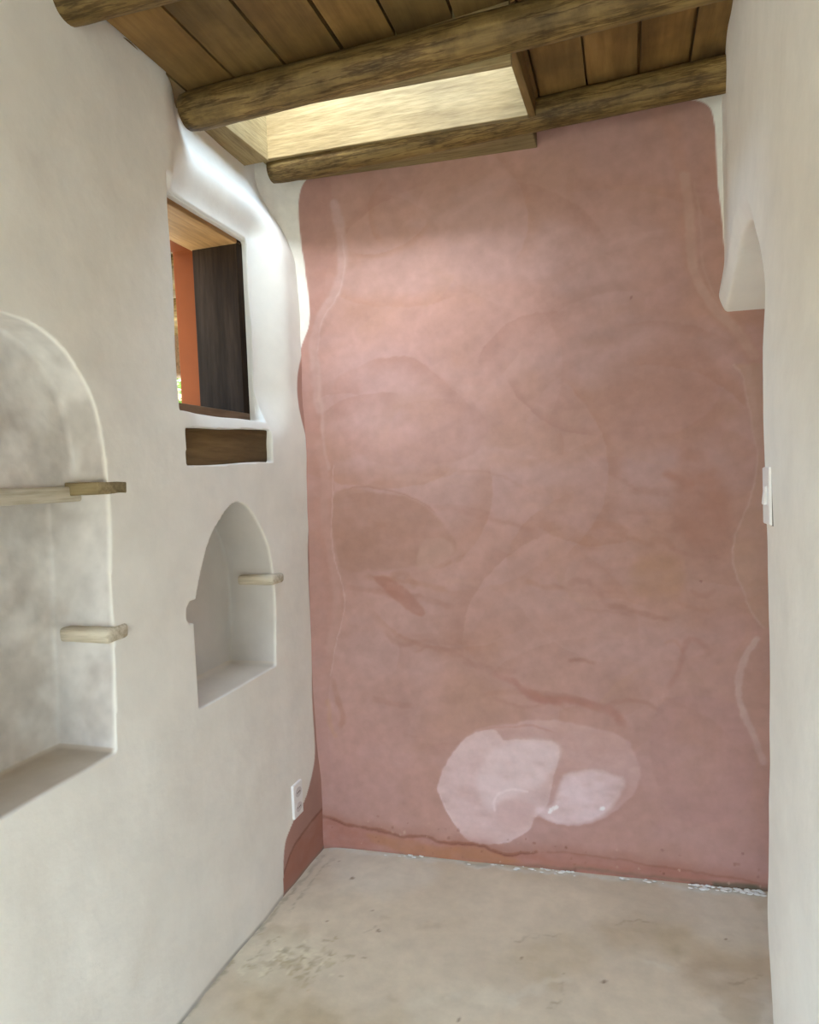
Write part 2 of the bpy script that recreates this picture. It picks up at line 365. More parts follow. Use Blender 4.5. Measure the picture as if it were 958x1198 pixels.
# the pale swirl
sw = lambda L, n=6, c=True: S(Z(480, 830, 2.994, L), n, c)
pt.fill(sw([(100, 265), (125, 185), (190, 100), (290, 55), (480, 40), (640, 60), (760, 110), (800, 190), (795, 270), (740, 345), (640, 400), (560, 408), (440, 380), (415, 425), (350, 460), (270, 468), (200, 450), (135, 370), (105, 310)]), (.57, .375, .355), .5, .006)
pt.fill(sw([(100, 260), (130, 180), (200, 95), (290, 70), (330, 105), (430, 108), (510, 120), (520, 170), (500, 250), (480, 330), (440, 380), (415, 425), (350, 460), (270, 468), (200, 450), (135, 370), (105, 310)]), (.64, .455, .445), .8, .003)
pt.fill(sw([(235, 230), (280, 150), (360, 115), (460, 110), (520, 130), (505, 200), (450, 270), (360, 300), (290, 350), (250, 320)]), (.68, .515, .515), .75, .016)
pt.fill(sw([(525, 260), (560, 220), (640, 215), (740, 240), (735, 300), (690, 360), (620, 398), (560, 405), (470, 385), (440, 350), (500, 330)]), (.70, .525, .54), .85, .010)
pt.fill(sw([(300, 330), (350, 315), (420, 330), (430, 370), (390, 410), (320, 400), (295, 360)]), (.57, .375, .36), .7, .010)
pt.stroke(sw([(290, 350), (300, 310), (350, 280), (410, 290)], 6, False), .004, (.76, .60, .60), .6, .003)
pt.stroke(sw([(105, 300), (140, 375), (200, 452), (270, 470), (350, 462)], 6, False), .002, (.72, .56, .55), .5, .002)
pt.stroke(sw([(440, 382), (560, 410), (640, 402), (740, 348), (800, 270)], 6, False), 0, (.42, .23, .20), .5, .002, -1, .02)
pt.stroke(sw([(225, 80), (300, 60), (420, 60), (520, 90)], 6, False), .003, (.44, .22, .18), .5, .003, 0, .03, True)
for p in ((490, 350), (500, 344), (484, 357), (668, 350), (676, 350), (508, 340)): pt.spot(Z(480, 830, 2.994, [p])[0] and on_back(*Z(480, 830, 2.994, [p])[0]), .008, (.84, .80, .80), .9)
# rust-red band along the foot
RT = S([(366, 950), (384, 954), (410, 966), (440, 970), (470, 978), (500, 979), (520, 986), (545, 986), (562, 988), (580, 996), (600, 1000), (640, 997), (700, 1003), (760, 1012), (820, 1022), (900, 1036)], 4)
pt.fill(RT+B([(900, 1080), (366, 1010)]), (.375, .165, .125), .85, .006)
pt.fill(S([(430, 975), (470, 981), (520, 990), (560, 990), (596, 1002), (606, 1010), (560, 1012), (500, 1004), (450, 992)], 5, True), (.40, .18, .080), .55, .012)
pt.stroke(RT[:44], .0055, (.21, .075, .045), .9, .004); pt.stroke(RT[44:], .0035, (.25, .10, .075), .6, .004)
pt.stroke(RT, 0, (.33, .14, .095), .5, .003, 1, .05)
fr = S([(372, 990), (440, 996), (520, 1006), (600, 1013), (680, 1018), (760, 1026), (830, 1034), (900, 1042)], 5)
pt.stroke(fr, .006, (.20, .13, .09), .5, .006)
pt.stroke(S([(838, 1036), (860, 1038), (880, 1039), (900, 1040)]), .010, (.10, .095, .06), .8, .008)
for _ in range(60):
    x = ar.uniform(385, 890); pt.spot(on_back(x, 952+(x-385)*.135+ar.uniform(-6, 30)), ar.uniform(.003, .007), ar.choice([(.20, .075, .045), (.27, .12, .08), (.55, .36, .28)]), ar.uniform(.3, .7))
for p in ((868, 998), (775, 995), (820, 680), (738, 348)): pt.spot(on_back(*p), .006, (.22, .09, .08), .6)
# white margins beyond the wavy painted edges
C = pt.c; wz = Q + .007*np.c_[fbm(P3, 11, 2, 31)-.5, fbm(P3, 11, 2, 53)-.5]
wl = smooth(-.002, .002, curve_at(EB, wz[:, 1])-wz[:, 0])*(wz[:, 1] > .05)
PR = [tuple(q) for q in ER]+[(1.0, 1.85), (1.0, 2.8), (float(ER[0, 0]), 2.8)]
ii = np.nonzero((Q[:, 0] > .05) & (Q[:, 1] > 1.7))[0]; dr, _, _ = seg_dist(wz[ii], PR); wr = np.zeros(len(Q)); wr[ii] = smooth(-.002, .002, np.where(inside(wz[ii], PR), dr, -dr))
we = np.clip(wl+wr, 0, 1)[:, None]; C = C*(1-we)+WHITE*we
set_col(me, C)
struct(link('wall_back', me, M_pink), 'back wall painted in mottled pink clay with a pale swirl near the floor')

# ------------------------------------------------------------------ left wall
bm = bmesh.new(); box(bm, -1.452, XL, .3, 2.44, -.06, 2.78)
cut = []
def cutter(f):
    b = bmesh.new(); f(b); cut.append(b)
WIN0 = [(1.56, 1.562), (2.05, 1.562), (2.05, 2.150), (1.56, 2.150)]
WINF = [(1.555, 1.558), (2.056, 1.558), (2.056, 2.165), (1.555, 2.170)]
cutter(lambda b: loft(b, WINF, -1.09, WIN0, -1.20))
cutter(lambda b: prism(b, WIN0, 'x', -1.19, -1.55))
cutter(lambda b: prism(b, [(1.573, 1.414), (2.045, 1.428), (2.055, 1.532), (1.578, 1.514)], 'x', -1.0, -1.17))
SN = [(1.576, .757), (2.015, .757)] + spline([(2.022, .85), (2.027, 1.0), (2.004, 1.152), (1.93, 1.252), (1.853, 1.302), (1.775, 1.292), (1.664, 1.205), (1.605, 1.09), (1.592, 1.052)], 5) \
     + [(1.560, 1.050), (1.546, 1.036), (1.546, 1.008), (1.556, .994), (1.578, .990)]
cutter(lambda b: prism(b, SN, 'x', -1.0, -1.285))
def mir(L, c): return L+[(2*c-y, z) for y, z in L[::-1]]
BNup = mir(spline([(1.275, 1.352), (1.267, 1.457), (1.243, 1.560), (1.182, 1.645), (1.110, 1.686), (1.05, 1.694)], 5), 1.035)
BNlo = [(.80, .763), (1.262, .763), (1.270, 1.0), (1.276, 1.20), (1.276, 1.352), (.795, 1.352)]
cutter(lambda b: prism(b, BNup, 'x', -1.0, -1.20))
cutter(lambda b: prism(b, BNlo, 'x', -1.0, -1.275))
me = carve('wall_left', bm, cut, .005, 2)
P = coords(me); O = P.copy()
x, y, z = O.T
front = smooth(-1.36, -1.25, x)
P[:, 0] += front*(.030*(fbm(O, 1.7, 2, 21)-.5) + .012*(fbm(O, 5, 2, 24)-.5))
P[:, 1] += .010*(fbm(O, 4, 2, 26)-.5); P[:, 2] += .010*(fbm(O, 4, 2, 28)-.5)
rec = smooth(1.56, 1.76, y)*smooth(2.13, 2.42, z); P[:, 0] -= .085*rec*front          # the wall thins out under the roof light
roll = np.exp(-((z-2.235)/.05)**2)*smooth(1.58, 1.72, y)*(1-smooth(2.1, 2.3, y))
roll2 = np.exp(-((y-2.19)/.07)**2)*smooth(1.45, 1.6, z)*(1-smooth(2.1, 2.3, z))
dq = np.hypot(np.clip(np.maximum(1.6-y, y-2.06), 0, None), np.clip(np.maximum(1.562-z, z-2.165), 0, None))
P[:, 0] += .006*roll*front - .065*((1-smooth(0, .15, dq))**1.4)*smooth(1.57, 1.68, y)*smooth(1.49, 1.68, z)*smooth(-1.18, -1.115, x)
set_coords(me, P)
Q = np.c_[y, z]
n1 = fbm(O, 3, 4, 41); n2 = fbm(O, 11, 4, 44)
C = WHITE*(1+.06*(n1-.5)+.05*(n2-.5))[:, None]
bigN = (x < -1.112) & (y > .7) & (y < 1.31) & (z > .74) & (z < 1.72); smallN = (x < -1.112) & (y > 1.53) & (y < 2.05) & (z > .74) & (z < 1.32)
bare = np.array([.565, .525, .485]); t = smooth(.38, .62, fbm(O, 9, 5, 47))[:, None]
rough_c = bare*(1-t)+np.array([.67, .64, .605])*t; t2 = (smooth(.60, .72, fbm(O, 6, 5, 50))*.55)[:, None]; rough_c = rough_c*(1-t2)+np.array([.45, .40, .365])*t2
t3 = fbm(O, 28, 4, 113); rough_c = rough_c*(1+.42*(t3-.5))[:, None]; dust = ((z < .772)*.75)[:, None]
rough_c = rough_c*(1-dust)+np.array([.50, .425, .335])*dust
wn = smooth(0, .006, -1.114-x)
P[:, 0] += (.006*(fbm(O, 26, 3, 115)-.5))*(x < -1.16)*(y < 1.4); set_coords(me, P)
m = bigN; C[m] = C[m]*(1-wn[m, None])+rough_c[m]*wn[m, None]
m = smallN; C[m] = C[m]*(1-.8*wn[m, None])+((np.array([.56, .525, .49])*(z[m] > .772)[:, None]+np.array([.62, .55, .47])*(z[m] <= .772)[:, None])*(1+.12*(n2[m]-.5))[:, None])*.8*wn[m, None]
clay = np.array([.150, .036, .008])
m = (x < -1.345) & (y > 1.4) & (z > 1.45); C[m] = clay*(1+.2*(n2[m]-.5))[:, None]
m = x < -1.445; C[m] = clay
pw = Paint(Q, C, .008)
wp = smooth(-.003, .003, Q[:, 0]-curve_at(EL, pw.W[:, 1]))*((z < 1.48) | (y > 2.2))*(x > -1.2)
pinkL = np.array([.41, .235, .195])*(1+.35*(n2-.5)[:, None]); C = C*(1-wp[:, None])+pinkL*wp[:, None]
pw.c = C
foot = [on_left(*p) for p in spline([(372, 950), (362, 962), (352, 976), (342, 994), (332, 1022)], 5)]
ii = np.nonzero((wp > .5) & (z < .25))[0]
fz = np.array(foot); k = np.argsort(fz[:, 0]); lim = np.interp(pw.W[ii, 0], fz[k, 0], fz[k, 1])
pw.mix(ii, (.36, .165, .12), .75*smooth(-.004, .004, lim-pw.W[ii, 1])); pw.mix(ii, (.20, .085, .055), .7*(1-smooth(.002, .009, np.abs(lim-pw.W[ii, 1]))))
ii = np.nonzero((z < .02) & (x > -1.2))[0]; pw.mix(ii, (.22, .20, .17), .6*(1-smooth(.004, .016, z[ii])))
set_col(me, pw.c)
# plain continuation of the wall towards the viewer
b2 = bmesh.new(); b2.from_mesh(me); lay = b2.verts.layers.float_color['pigment']
for bb in ((-.10, .306, -.06, 2.78), (-1.3, -.95, -.06, 2.78), (-.95, -.10, 2.0, 2.78)):
    r = box(b2, -1.452, XL-.004, *bb)
    for v in r['verts']: v[lay] = (*WHITE, 1)
b2.to_mesh(me); b2.free()
wall_left = struct(link('wall_left', me, M_white, None, True), 'white plastered left wall with a window and two arched niches')

# ------------------------------------------------------------------ right wall with its arched alcove
bm = bmesh.new(); box(bm, XR, .72, .3, 2.50, -.06, 2.86)
AL = [(1.66, -.2)] + spline([(1.672, 0), (1.70, .22), (1.728, .40), (1.706, .80), (1.69, 1.10), (1.685, 1.33), (1.660, 1.55), (1.632, 1.69), (1.672, 1.77), (1.725, 1.83), (1.80, 1.91), (1.90, 1.944), (2.01, 1.945), (2.12, 1.915), (2.22, 1.88), (2.32, 1.845), (2.6, 1.75)], 6) + [(2.6, -.2)]
c = bmesh.new(); prism(c, AL, 'x', .1, .56)
me = carve('wall_right', bm, [c], .0075, 5)
P = coords(me); O = P.copy(); x, y, z = O.T
fr_ = smooth(.40, .30, x) if False else 1-smooth(.30, .42, x)
P[:, 0] += fr_*(.016*(fbm(O, 1.6, 2, 61)-.5)+.006*(fbm(O, 6, 2, 63)-.5))
P[:, 0] += fr_*.020*smooth(2.05, 2.36, y)*smooth(1.85, 2.0, z)
# distance to the alcove outline -> generous rounding of the arris
d, _, _ = seg_dist(O[:, 1:], AL[:-1]); P[:, 0] += (1-smooth(.0, .055, d))*.016*(1-smooth(.295, .37, x))
set_coords(me, P)
C = WHITE*(1+.08*(fbm(O, 3, 4, 66)-.5))[:, None]
set_col(me, C)
b2 = bmesh.new(); b2.from_mesh(me); lay = b2.verts.layers.float_color['pigment']
r = box(b2, XR+.004, .72, -1.3, .306, -.06, 2.86)
for v in r['verts']: v[lay] = (*WHITE, 1)
b2.to_mesh(me); b2.free()
struct(link('wall_right', me, M_white, None, True), 'white plastered right wall with an arched alcove beside the pink wall')

# ------------------------------------------------------------------ rear wall (behind the viewer) with an open doorway
def white_mesh(name, bm):
    me = bpy.data.meshes.new(name); bmesh.ops.recalc_face_normals(bm, faces=bm.faces); bm.to_mesh(me); bm.free()
    set_col(me, np.tile(WHITE, (len(me.vertices), 1))); return me
bm = bmesh.new()
box(bm, -1.5, -.95, -1.5, -1.28, -.05, 2.9); box(bm, .12, .75, -1.5, -1.28, -.05, 2.9); box(bm, -.95, .12, -1.5, -1.28, 1.90, 2.9)
struct(link('wall_rear', white_mesh('wall_rear', bm), M_white), 'white plastered rear wall with an open doorway')

# ------------------------------------------------------------------ floor
fx = np.arange(-1.45, .72, .007); fy = np.arange(-1.5, 2.46, .007)
def floor_fn(x, y):
    P = np.c_[x, y, np.zeros_like(x)]
    return np.c_[x, y, .010*(fbm(P, 2.5, 3, 71)-.5)]
me = grid_mesh('floor', fx, fy, floor_fn); P = coords(me); Q = P[:, :2]; P3 = np.c_[Q, np.zeros(len(Q))]
base = np.array([.60, .515, .395])*(1+.22*(fbm(P3, 5, 5, 73)-.5))[:, None]
w = smooth(.50, .68, fbm(P3, 3.3, 5, 76))[:, None]*.5; base = base*(1-w)+np.array([.52, .42, .27])*w
w = smooth(.52, .70, fbm(P3, 2.6, 5, 79))[:, None]*.6; base = base*(1-w)+np.array([.63, .58, .49])*w
w = smooth(.60, .72, fbm(P3, 7, 5, 82))[:, None]*.5; base = base*(1-w)+np.array([.42, .33, .215])*w
pf = Paint(Q, base, .05)
F = lambda L, n=6, c=False: [on_floor(*p) for p in spline(L, n, c)]
pf.fill(F([(285, 1110), (330, 1090), (385, 1105), (395, 1130), (350, 1145), (300, 1150), (280, 1135)], 6, True), (.66, .60, .46), .45, .03)
for _ in range(150):
    px, py = ar.gauss(345, 30), ar.gauss(1122, 11); pf.spot(on_floor(px, py), ar.uniform(.006, .013), ar.choice([(.36, .29, .19), (.72, .66, .50), (.44, .36, .22)]), .6)
pf.fill(F([(800, 1125), (850, 1115), (895, 1120), (895, 1160), (840, 1170), (805, 1150)], 6, True), (.42, .315, .20), .5, .04)
pf.fill(F([(690, 1085), (740, 1075), (800, 1090), (780, 1110), (720, 1108)], 6, True), (.46, .36, .23), .45, .04)
pf.fill(F([(480, 1165), (560, 1150), (600, 1170), (560, 1190), (490, 1190)], 6, True), (.66, .60, .48), .5, .03)
pf.fill(F([(590, 1120), (660, 1090), (700, 1120), (640, 1150)], 6, True), (.50, .40, .25), .4, .05)
for L in ([(642, 1178), (655, 1168), (662, 1152), (668, 1148)], [(640, 1180), (650, 1172)], [(600, 1102), (625, 1095), (660, 1092)], [(715, 1082), (740, 1078), (775, 1083)], [(845, 1150), (870, 1145), (893, 1138)], [(430, 1092), (442, 1086)]):
    pf.stroke(F(L), .003, (.28, .21, .135), .45, .004, 0, .03, True)
for L in ([(590, 1180), (640, 1150), (680, 1150)], [(750, 1125), (790, 1135)], [(520, 1165), (545, 1160)]):
    pf.stroke(F(L), .010, (.68, .63, .52), .4, .010, 0, .03, True)
for p in ((445, 1090), (410, 1028), (395, 1008), (382, 1078), (435, 1065), (454, 1108), (516, 1064), (868, 1096), (855, 1102), (707, 1148), (664, 1140), (610, 1122), (538, 1190)):
    pf.spot(on_floor(*p), ar.uniform(.005, .009), (.20, .13, .08), .8)
pf.stroke(F([(378, 1000), (350, 1035), (320, 1070), (280, 1112), (240, 1160), (205, 1200)]), .007, (.30, .26, .19), .55, .005)
pf.stroke(F([(388, 1006), (366, 1034), (340, 1066)]), .0035, (.33, .28, .20), .6, .004)
pf.stroke(F([(383, 992), (460, 1002), (560, 1012), (640, 1020), (740, 1030), (820, 1040), (895, 1048)]), .010, (.66, .65, .60), .7, .012)
pf.stroke(F([(440, 998), (520, 1006), (600, 1014)]), .006, (.36, .38, .32), .5, .006, 0, .03, True)
set_col(me, pf.c)
struct(link('floor', me, M_floor), 'smooth cream earth floor with faint cracks and stains')

# ------------------------------------------------------------------ ceiling of boards on a slight pitch
ZC = lambda x: 2.42+.07*(x+1.11)
gaps = [-1.25, -1.104, -.9625, -.820, -.664, -.524, -.376, -.222, -.084, .060, .198, .36]
WX0, WX1, WY0, WY1 = -1.125, -.262, 1.735, 2.205        # roof light opening
bm = bmesh.new(); rb = random.Random(3)
def board(x0, x1, y0, y1):
    dz = rb.uniform(-.003, .003)
    vs = [bm.verts.new((x, y, ZC(x)+dz+t)) for t in (0, .025) for x, y in ((x0, y0), (x1, y0), (x1, y1), (x0, y1))]
    for f in ((0, 1, 2, 3), (7, 6, 5, 4), (0, 4, 5, 1), (1, 5, 6, 2), (2, 6, 7, 3), (3, 7, 4, 0)): bm.faces.new([vs[q] for q in f])
for a, b in zip(gaps[:-1], gaps[1:]):
    g0, g1 = a+.0035*rb.uniform(.6, 1.5), b-.0035*rb.uniform(.6, 1.5)
    if b <= WX1+.05:
        board(g0, g1, -1.32, WY0-.02)
        if b > WX1+.02: board(WX1+.023, g1, WY0-.02, 2.46)
    else: board(g0, g1, -1.32, 2.46)
vs = [bm.verts.new((x, y, ZC(x)+t)) for t in (.027, .06) for x, y in ((-1.5, -1.5), (.75, -1.5), (.75, WY0-.02), (-1.5, WY0-.02))]
for f in ((0, 1, 2, 3), (7, 6, 5, 4), (0, 4, 5, 1), (1, 5, 6, 2), (2, 6, 7, 3), (3, 7, 4, 0)): bm.faces.new([vs[q] for q in f])
vs = [bm.verts.new((x, y, ZC(x)+t)) for t in (.027, .06) for x, y in ((WX1+.004, WY0-.03), (.75, WY0-.03), (.75, 2.5), (WX1+.004, 2.5))]
for f in ((0, 1, 2, 3), (7, 6, 5, 4), (0, 4, 5, 1), (1, 5, 6, 2), (2, 6, 7, 3), (3, 7, 4, 0)): bm.faces.new([vs[q] for q in f])
# per-board tone comes from the pigment of each board
ceil_me = bpy.data.meshes.new('ceiling'); bmesh.ops.recalc_face_normals(bm, faces=bm.faces); bm.to_mesh(ceil_me); bm.free()
def mat_ceiling():
    k = NT('ceiling_boards'); k.tc = k.n('ShaderNodeTexCoord'); geo = k.n('ShaderNodeNewGeometry')
    add = k.n('ShaderNodeVectorMath', operation='ADD'); comb = k.n('ShaderNodeCombineXYZ')
    mul = k.n('ShaderNodeMath', operation='MULTIPLY'); mul.inputs[1].default_value = 37.; k.l(geo.outputs['Random Per Island'], mul.inputs[0])
    for s in 'XYZ': k.l(mul.outputs[0], comb.inputs[s])
    k.l(k.tc.outputs['Object'], add.inputs[0]); k.l(comb.outputs[0], add.inputs[1])
    mp = k.n('ShaderNodeMapping'); mp.inputs['Scale'].default_value = (9, .9, 9); k.l(add.outputs[0], mp.inputs['Vector']); v = mp.outputs['Vector']
    f1 = k.noise(1.4, 6, .6, v); f2 = k.noise(6, 4, .6, v); f3 = k.noise(4, 4, .6, add.outputs[0])
    c = k.ramp(f1, [(.28, (.145, .087, .032)), (.5, (.215, .135, .05)), (.75, (.28, .185, .075))])
    c = k.mult(c, k.ramp(f2, [(.35, (.80, .78, .74)), (.6, (1, 1, 1))])); c = k.mult(c, k.ramp(f3, [(.35, (.66, .66, .66)), (.6, (1.1, 1.08, 1.05))]))
    c = k.mult(c, k.ramp(geo.outputs['Random Per Island'], [(0, (.78, .80, .82)), (.5, (1, .97, .92)), (1, (1.15, 1.02, .86))]))
    k.l(c, k.b.inputs['Base Color']); k.b.inputs['Roughness'].default_value = .62; k.b.inputs['Specular IOR Level'].default_value = .25
    k.l(k.bump(f2, .5, .002), k.b.inputs['Normal']); return k.m
struct(link('ceiling', ceil_me, mat_ceiling()), 'ceiling of wide brown boards laid over the log beams')

# ------------------------------------------------------------------ log beams
def log(name, a, b, ra, rb_, seed, label, bend=.012):
    a, b = Vector(a), Vector(b); L = (b-a).length; n = 60; m = 28; bm = bmesh.new(); rings = []
    rr = random.Random(seed); ph = rr.uniform(0, 6)
    for i in range(n+1):
        t = i/n; cx = -L/2+L*t; off = Vector((0, bend*math.sin(t*5+ph)*.6, bend*math.sin(t*math.pi*1.3+ph)*.5)); ring = []
        for j in range(m):
            an = 2*math.pi*j/m; R = (ra+(rb_-ra)*t)*(1+.055*(mnoise.noise(Vector((cx*2.2+seed, math.cos(an)*.9, math.sin(an)*.9))))+.025*mnoise.noise(Vector((cx*8+seed, math.cos(an)*2.5, math.sin(an)*2.5))))
            e = min(i, n-i); R *= (.90, .97)[e] if e < 2 else 1
            ring.append(bm.verts.new((cx, off.y+R*math.cos(an), off.z+R*math.sin(an))))
        rings.append(ring)
    for i in range(n):
        for j in range(m): bm.faces.new((rings[i][j], rings[i][(j+1) % m], rings[i+1][(j+1) % m], rings[i+1][j]))
    bm.faces.new(rings[0]); bm.faces.new(rings[-1][::-1])
    o = obj(name, bm, M_log, None, True); o.location = (a+b)/2; o.rotation_mode = 'QUATERNION'; o.rotation_quaternion = (b-a).to_track_quat('X', 'Z')
    return tag(o, label, 'beam', 'log ceiling beams', 'thing')
log('log_beam', (-1.125, 1.238, 2.388), (.34, 1.285, 2.40), .047, .046, 1, 'round log ceiling beam passing above the large arched niche, away from the roof light', .006)
log('log_beam', (-1.112, 1.668, 2.368), (.33, 1.715, 2.425), .050, .047, 2, 'round log ceiling beam in front of the roof light opening', .008)
log('log_beam', (-1.125, 2.168, 2.416), (.335, 2.198, 2.458), .042, .0485, 5, 'round log ceiling beam along the top of the pink wall', .006)

# ------------------------------------------------------------------ roof light well: four sawn planks
sk = tag(empty('roof_light_frame', (-.69, 1.97, 2.47)), 'boxed roof light frame of pale sawn planks in the ceiling corner', 'skylight frame')
def plank(name, f, mat, axis):
    bm = bmesh.new(); f(bm); o = obj(name, bm, mat, None); o.parent = sk; o.matrix_parent_inverse = Matrix.Translation(-Vector(sk.location)); return o
TOP = 2.84
def slab(bm, pts, th):         # pts: four corners; th: thickness vector
    A = [bm.verts.new(p) for p in pts]; B_ = [bm.verts.new(tuple(Vector(p)+Vector(th))) for p in pts]
    bm.faces.new(A); bm.faces.new(B_[::-1])
    for i in range(4): bm.faces.new((A[i], A[(i+1) % 4], B_[(i+1) % 4], B_[i]))
    bmesh.ops.recalc_face_normals(bm, faces=bm.faces)
    bmesh.ops.bevel(bm, geom=list(bm.edges), offset=.0025, segments=2, affect='EDGES', profile=.5)
M_wellY = mat_wood('sawn_pale_boards_side', (.21, .150, .070), (.285, .215, .110), (.345, .27, .15), 'Y', .7, 1.6, .0012)
plank('back_plank', lambda b: slab(b, [(-1.135, 2.112, 2.430), (-.254, 2.129, 2.416), (-.254, 2.129, TOP), (-1.135, 2.112, TOP)], (0, .24, 0)), M_well, 'X')
plank('side_plank', lambda b: slab(b, [(-1.122, 1.70, 2.425), (-1.108, 2.118, 2.426), (-1.108, 2.118, TOP), (-1.122, 1.70, TOP)], (-.10, 0, 0)), M_wellY, 'Y')
plank('side_plank', lambda b: slab(b, [(-.262, 1.734, 2.405), (-.255, 2.17, 2.42), (-.255, 2.17, TOP), (-.262, 1.734, TOP)], (.022, 0, 0)), M_board, 'Y')
plank('front_plank', lambda b: slab(b, [(-1.10, 1.735, 2.366), (-.241, 1.735, 2.340), (-.241, 1.735, TOP), (-1.10, 1.735, TOP)], (0, -.022, 0)), M_well, 'X')

# ------------------------------------------------------------------ window frame in the left wall
win = struct(empty('window_1', (-1.29, 1.81, 1.57)), 'deep dark-framed open window in the left wall')
def wpart(name, mat, *boxes):
    bm = bmesh.new()
    for bx_ in boxes: box(bm, *bx_, bevel=.003)
    o = obj(name, bm, mat); o.parent = win; o.matrix_parent_inverse = Matrix.Translation(-Vector(win.location)); return o
wpart('window_jamb', M_dark, (-1.355, -1.188, 2.018, 2.056, 1.568, 2.16))
wpart('window_jamb', M_dark, (-1.355, -1.188, 1.555, 1.592, 1.568, 2.16))
wpart('window_head', M_head, (-1.36, -1.188, 1.56, 2.05, 2.138, 2.162))
wpart('window_sill', M_sill, (-1.37, -1.186, 1.56, 2.05, 1.55, 1.592))

# ------------------------------------------------------------------ exposed timber block below the window
bm = bmesh.new(); box(bm, -1.175, -1.128, 1.568, 2.052, 1.410, 1.530, bevel=.006)
bmesh.ops.subdivide_edges(bm, edges=[e for e in bm.edges if e.calc_length() > .1], cuts=24)
for v in bm.verts:
    v.co.x += .006*mnoise.noise(v.co*16); v.co.z += .005*mnoise.noise(v.co*11+Vector((3, 0, 0)))+(v.co.y-1.8)*.028
tag(obj('timber_block', bm, M_block), 'rough dark brown timber block set in the plaster below the window', 'timber')

# ------------------------------------------------------------------ shelf and ledges of the niches
def ledge(name, mat, b, label, cat, seed, bev=.006, tilt=0):
    bm = bmesh.new(); cx, cy, cz = (b[0]+b[1])/2, (b[2]+b[3])/2, (b[4]+b[5])/2
    box(bm, b[0]-cx, b[1]-cx, b[2]-cy, b[3]-cy, b[4]-cz, b[5]-cz, bevel=bev, seg=3)
    bmesh.ops.subdivide_edges(bm, edges=[e for e in bm.edges if e.calc_length() > .03], cuts=8, use_grid_fill=True)
    for v in bm.verts: v.co += .0022*Vector((mnoise.noise(v.co*24+Vector((seed, 0, 0))), mnoise.noise(v.co*24+Vector((0, seed, 0))), mnoise.noise(v.co*24+Vector((0, 0, seed)))))
    o = obj(name, bm, mat, None, True); o.location = (cx, cy, cz); o.rotation_euler = (tilt, 0, 0)
    return tag(o, label, cat, 'niche ledges' if cat == 'ledge' else None)
ledge('niche_shelf', M_shelf, (-1.29, -1.180, .79, 1.285, 1.332, 1.366), 'thin cream shelf running across the large arched niche', 'shelf', 1)
ledge('niche_ledge', M_olive, (-1.205, -1.103, 1.243, 1.336, 1.346, 1.374), 'olive brown ledge stub at the shelf end of the large niche', 'ledge', 2, .004)
ledge('niche_ledge', M_ledge, (-1.235, -1.100, 1.240, 1.314, 1.015, 1.049), 'cream ledge stub on the side of the large niche, below its shelf', 'ledge', 3, .010)
ledge('niche_ledge', M_ledge, (-1.235, -1.100, 1.992, 2.070, 1.028, 1.060), 'short cream ledge stub on the side of the small arched niche', 'ledge', 4, .009)

# ------------------------------------------------------------------ socket on the left wall
out = tag(empty('power_socket', (-1.108, 2.10, .272)), 'white double power socket low on the white wall by the pink corner', 'socket')
def part(root, name, bm, mat, loc=(0, 0, 0), sm=False):
    o = obj(name, bm, mat, root, sm); o.location = loc; return o
bm = bmesh.new(); box(bm, -.010, .005, -.033, .033, -.058, .058, bevel=.003, seg=3); plate = part(out, 'cover_plate', bm, M_plastic)
for zz in (.026, -.026):
    bm = bmesh.new()
    hexa = [(.022*math.cos(a)*(1.0), .016*math.sin(a)) for a in [k*math.pi/12 for k in range(24)]]
    prism(bm, hexa, 'x', .004, .0062); s = part(out, 'socket_face', bm, M_socket, (0, 0, zz))
    for yy in (-.0095, 0, .0095):
        bm = bmesh.new(); prism(bm, [(.0026*math.cos(k*math.pi/6), .0026*math.sin(k*math.pi/6)) for k in range(12)], 'x', .006, .0068); part(s, 'pin_hole', bm, M_hole, (0, yy, 0))

# ------------------------------------------------------------------ switch on the right wall
sw_ = tag(empty('light_switch', (.283, 1.600, 1.288)), 'white light switch beside the edge of the arched alcove', 'switch')
bm = bmesh.new(); box(bm, -.009, .012, -.036, .036, -.060, .060, bevel=.004, seg=3); part(sw_, 'cover_plate', bm, M_plastic)
bm = bmesh.new(); box(bm, -.004, .016, -.040, .040, -.062, .062, bevel=.003); part(sw_, 'shadow_gap_rim', bm, M_gap_shade)  # dark rim standing in for the shadow between plate and wall
bm = bmesh.new(); box(bm, -.014, -.006, -.011, .011, -.02, .02, bevel=.003); o = part(sw_, 'rocker', bm, M_plastic); o.rotation_euler = (0, .10, 0)

# ------------------------------------------------------------------ plaster spill along the foot of the pink wall
bm = bmesh.new(); rs = random.Random(9)
def blob(p, r, fl):
    q = bmesh.ops.create_icosphere(bm, subdivisions=2, radius=r)
    for v in q['verts']:
        v.co *= 1+.35*mnoise.noise(v.co*(1.3/r)+Vector(p)*9); v.co.z *= fl; v.co.x *= 1.7; v.co += Vector(p)
for x0, x1, n in ((-.86, -.72, 5), (-.50, -.30, 6), (-.42, -.20, 14), (-.06, .08, 8), (.16, .38, 60), (-1.0, .36, 10)):
    for _ in range(n):
        xx = rs.uniform(x0, x1); blob((xx, DY(xx)-rs.uniform(.006, .030), .004), rs.uniform(.002, .0065), .35)
tag(obj('plaster_crumbs', bm, M_crumb, None, True), 'white plaster crumbs spilled along the foot of the pink wall', 'crumbs', None, 'stuff')

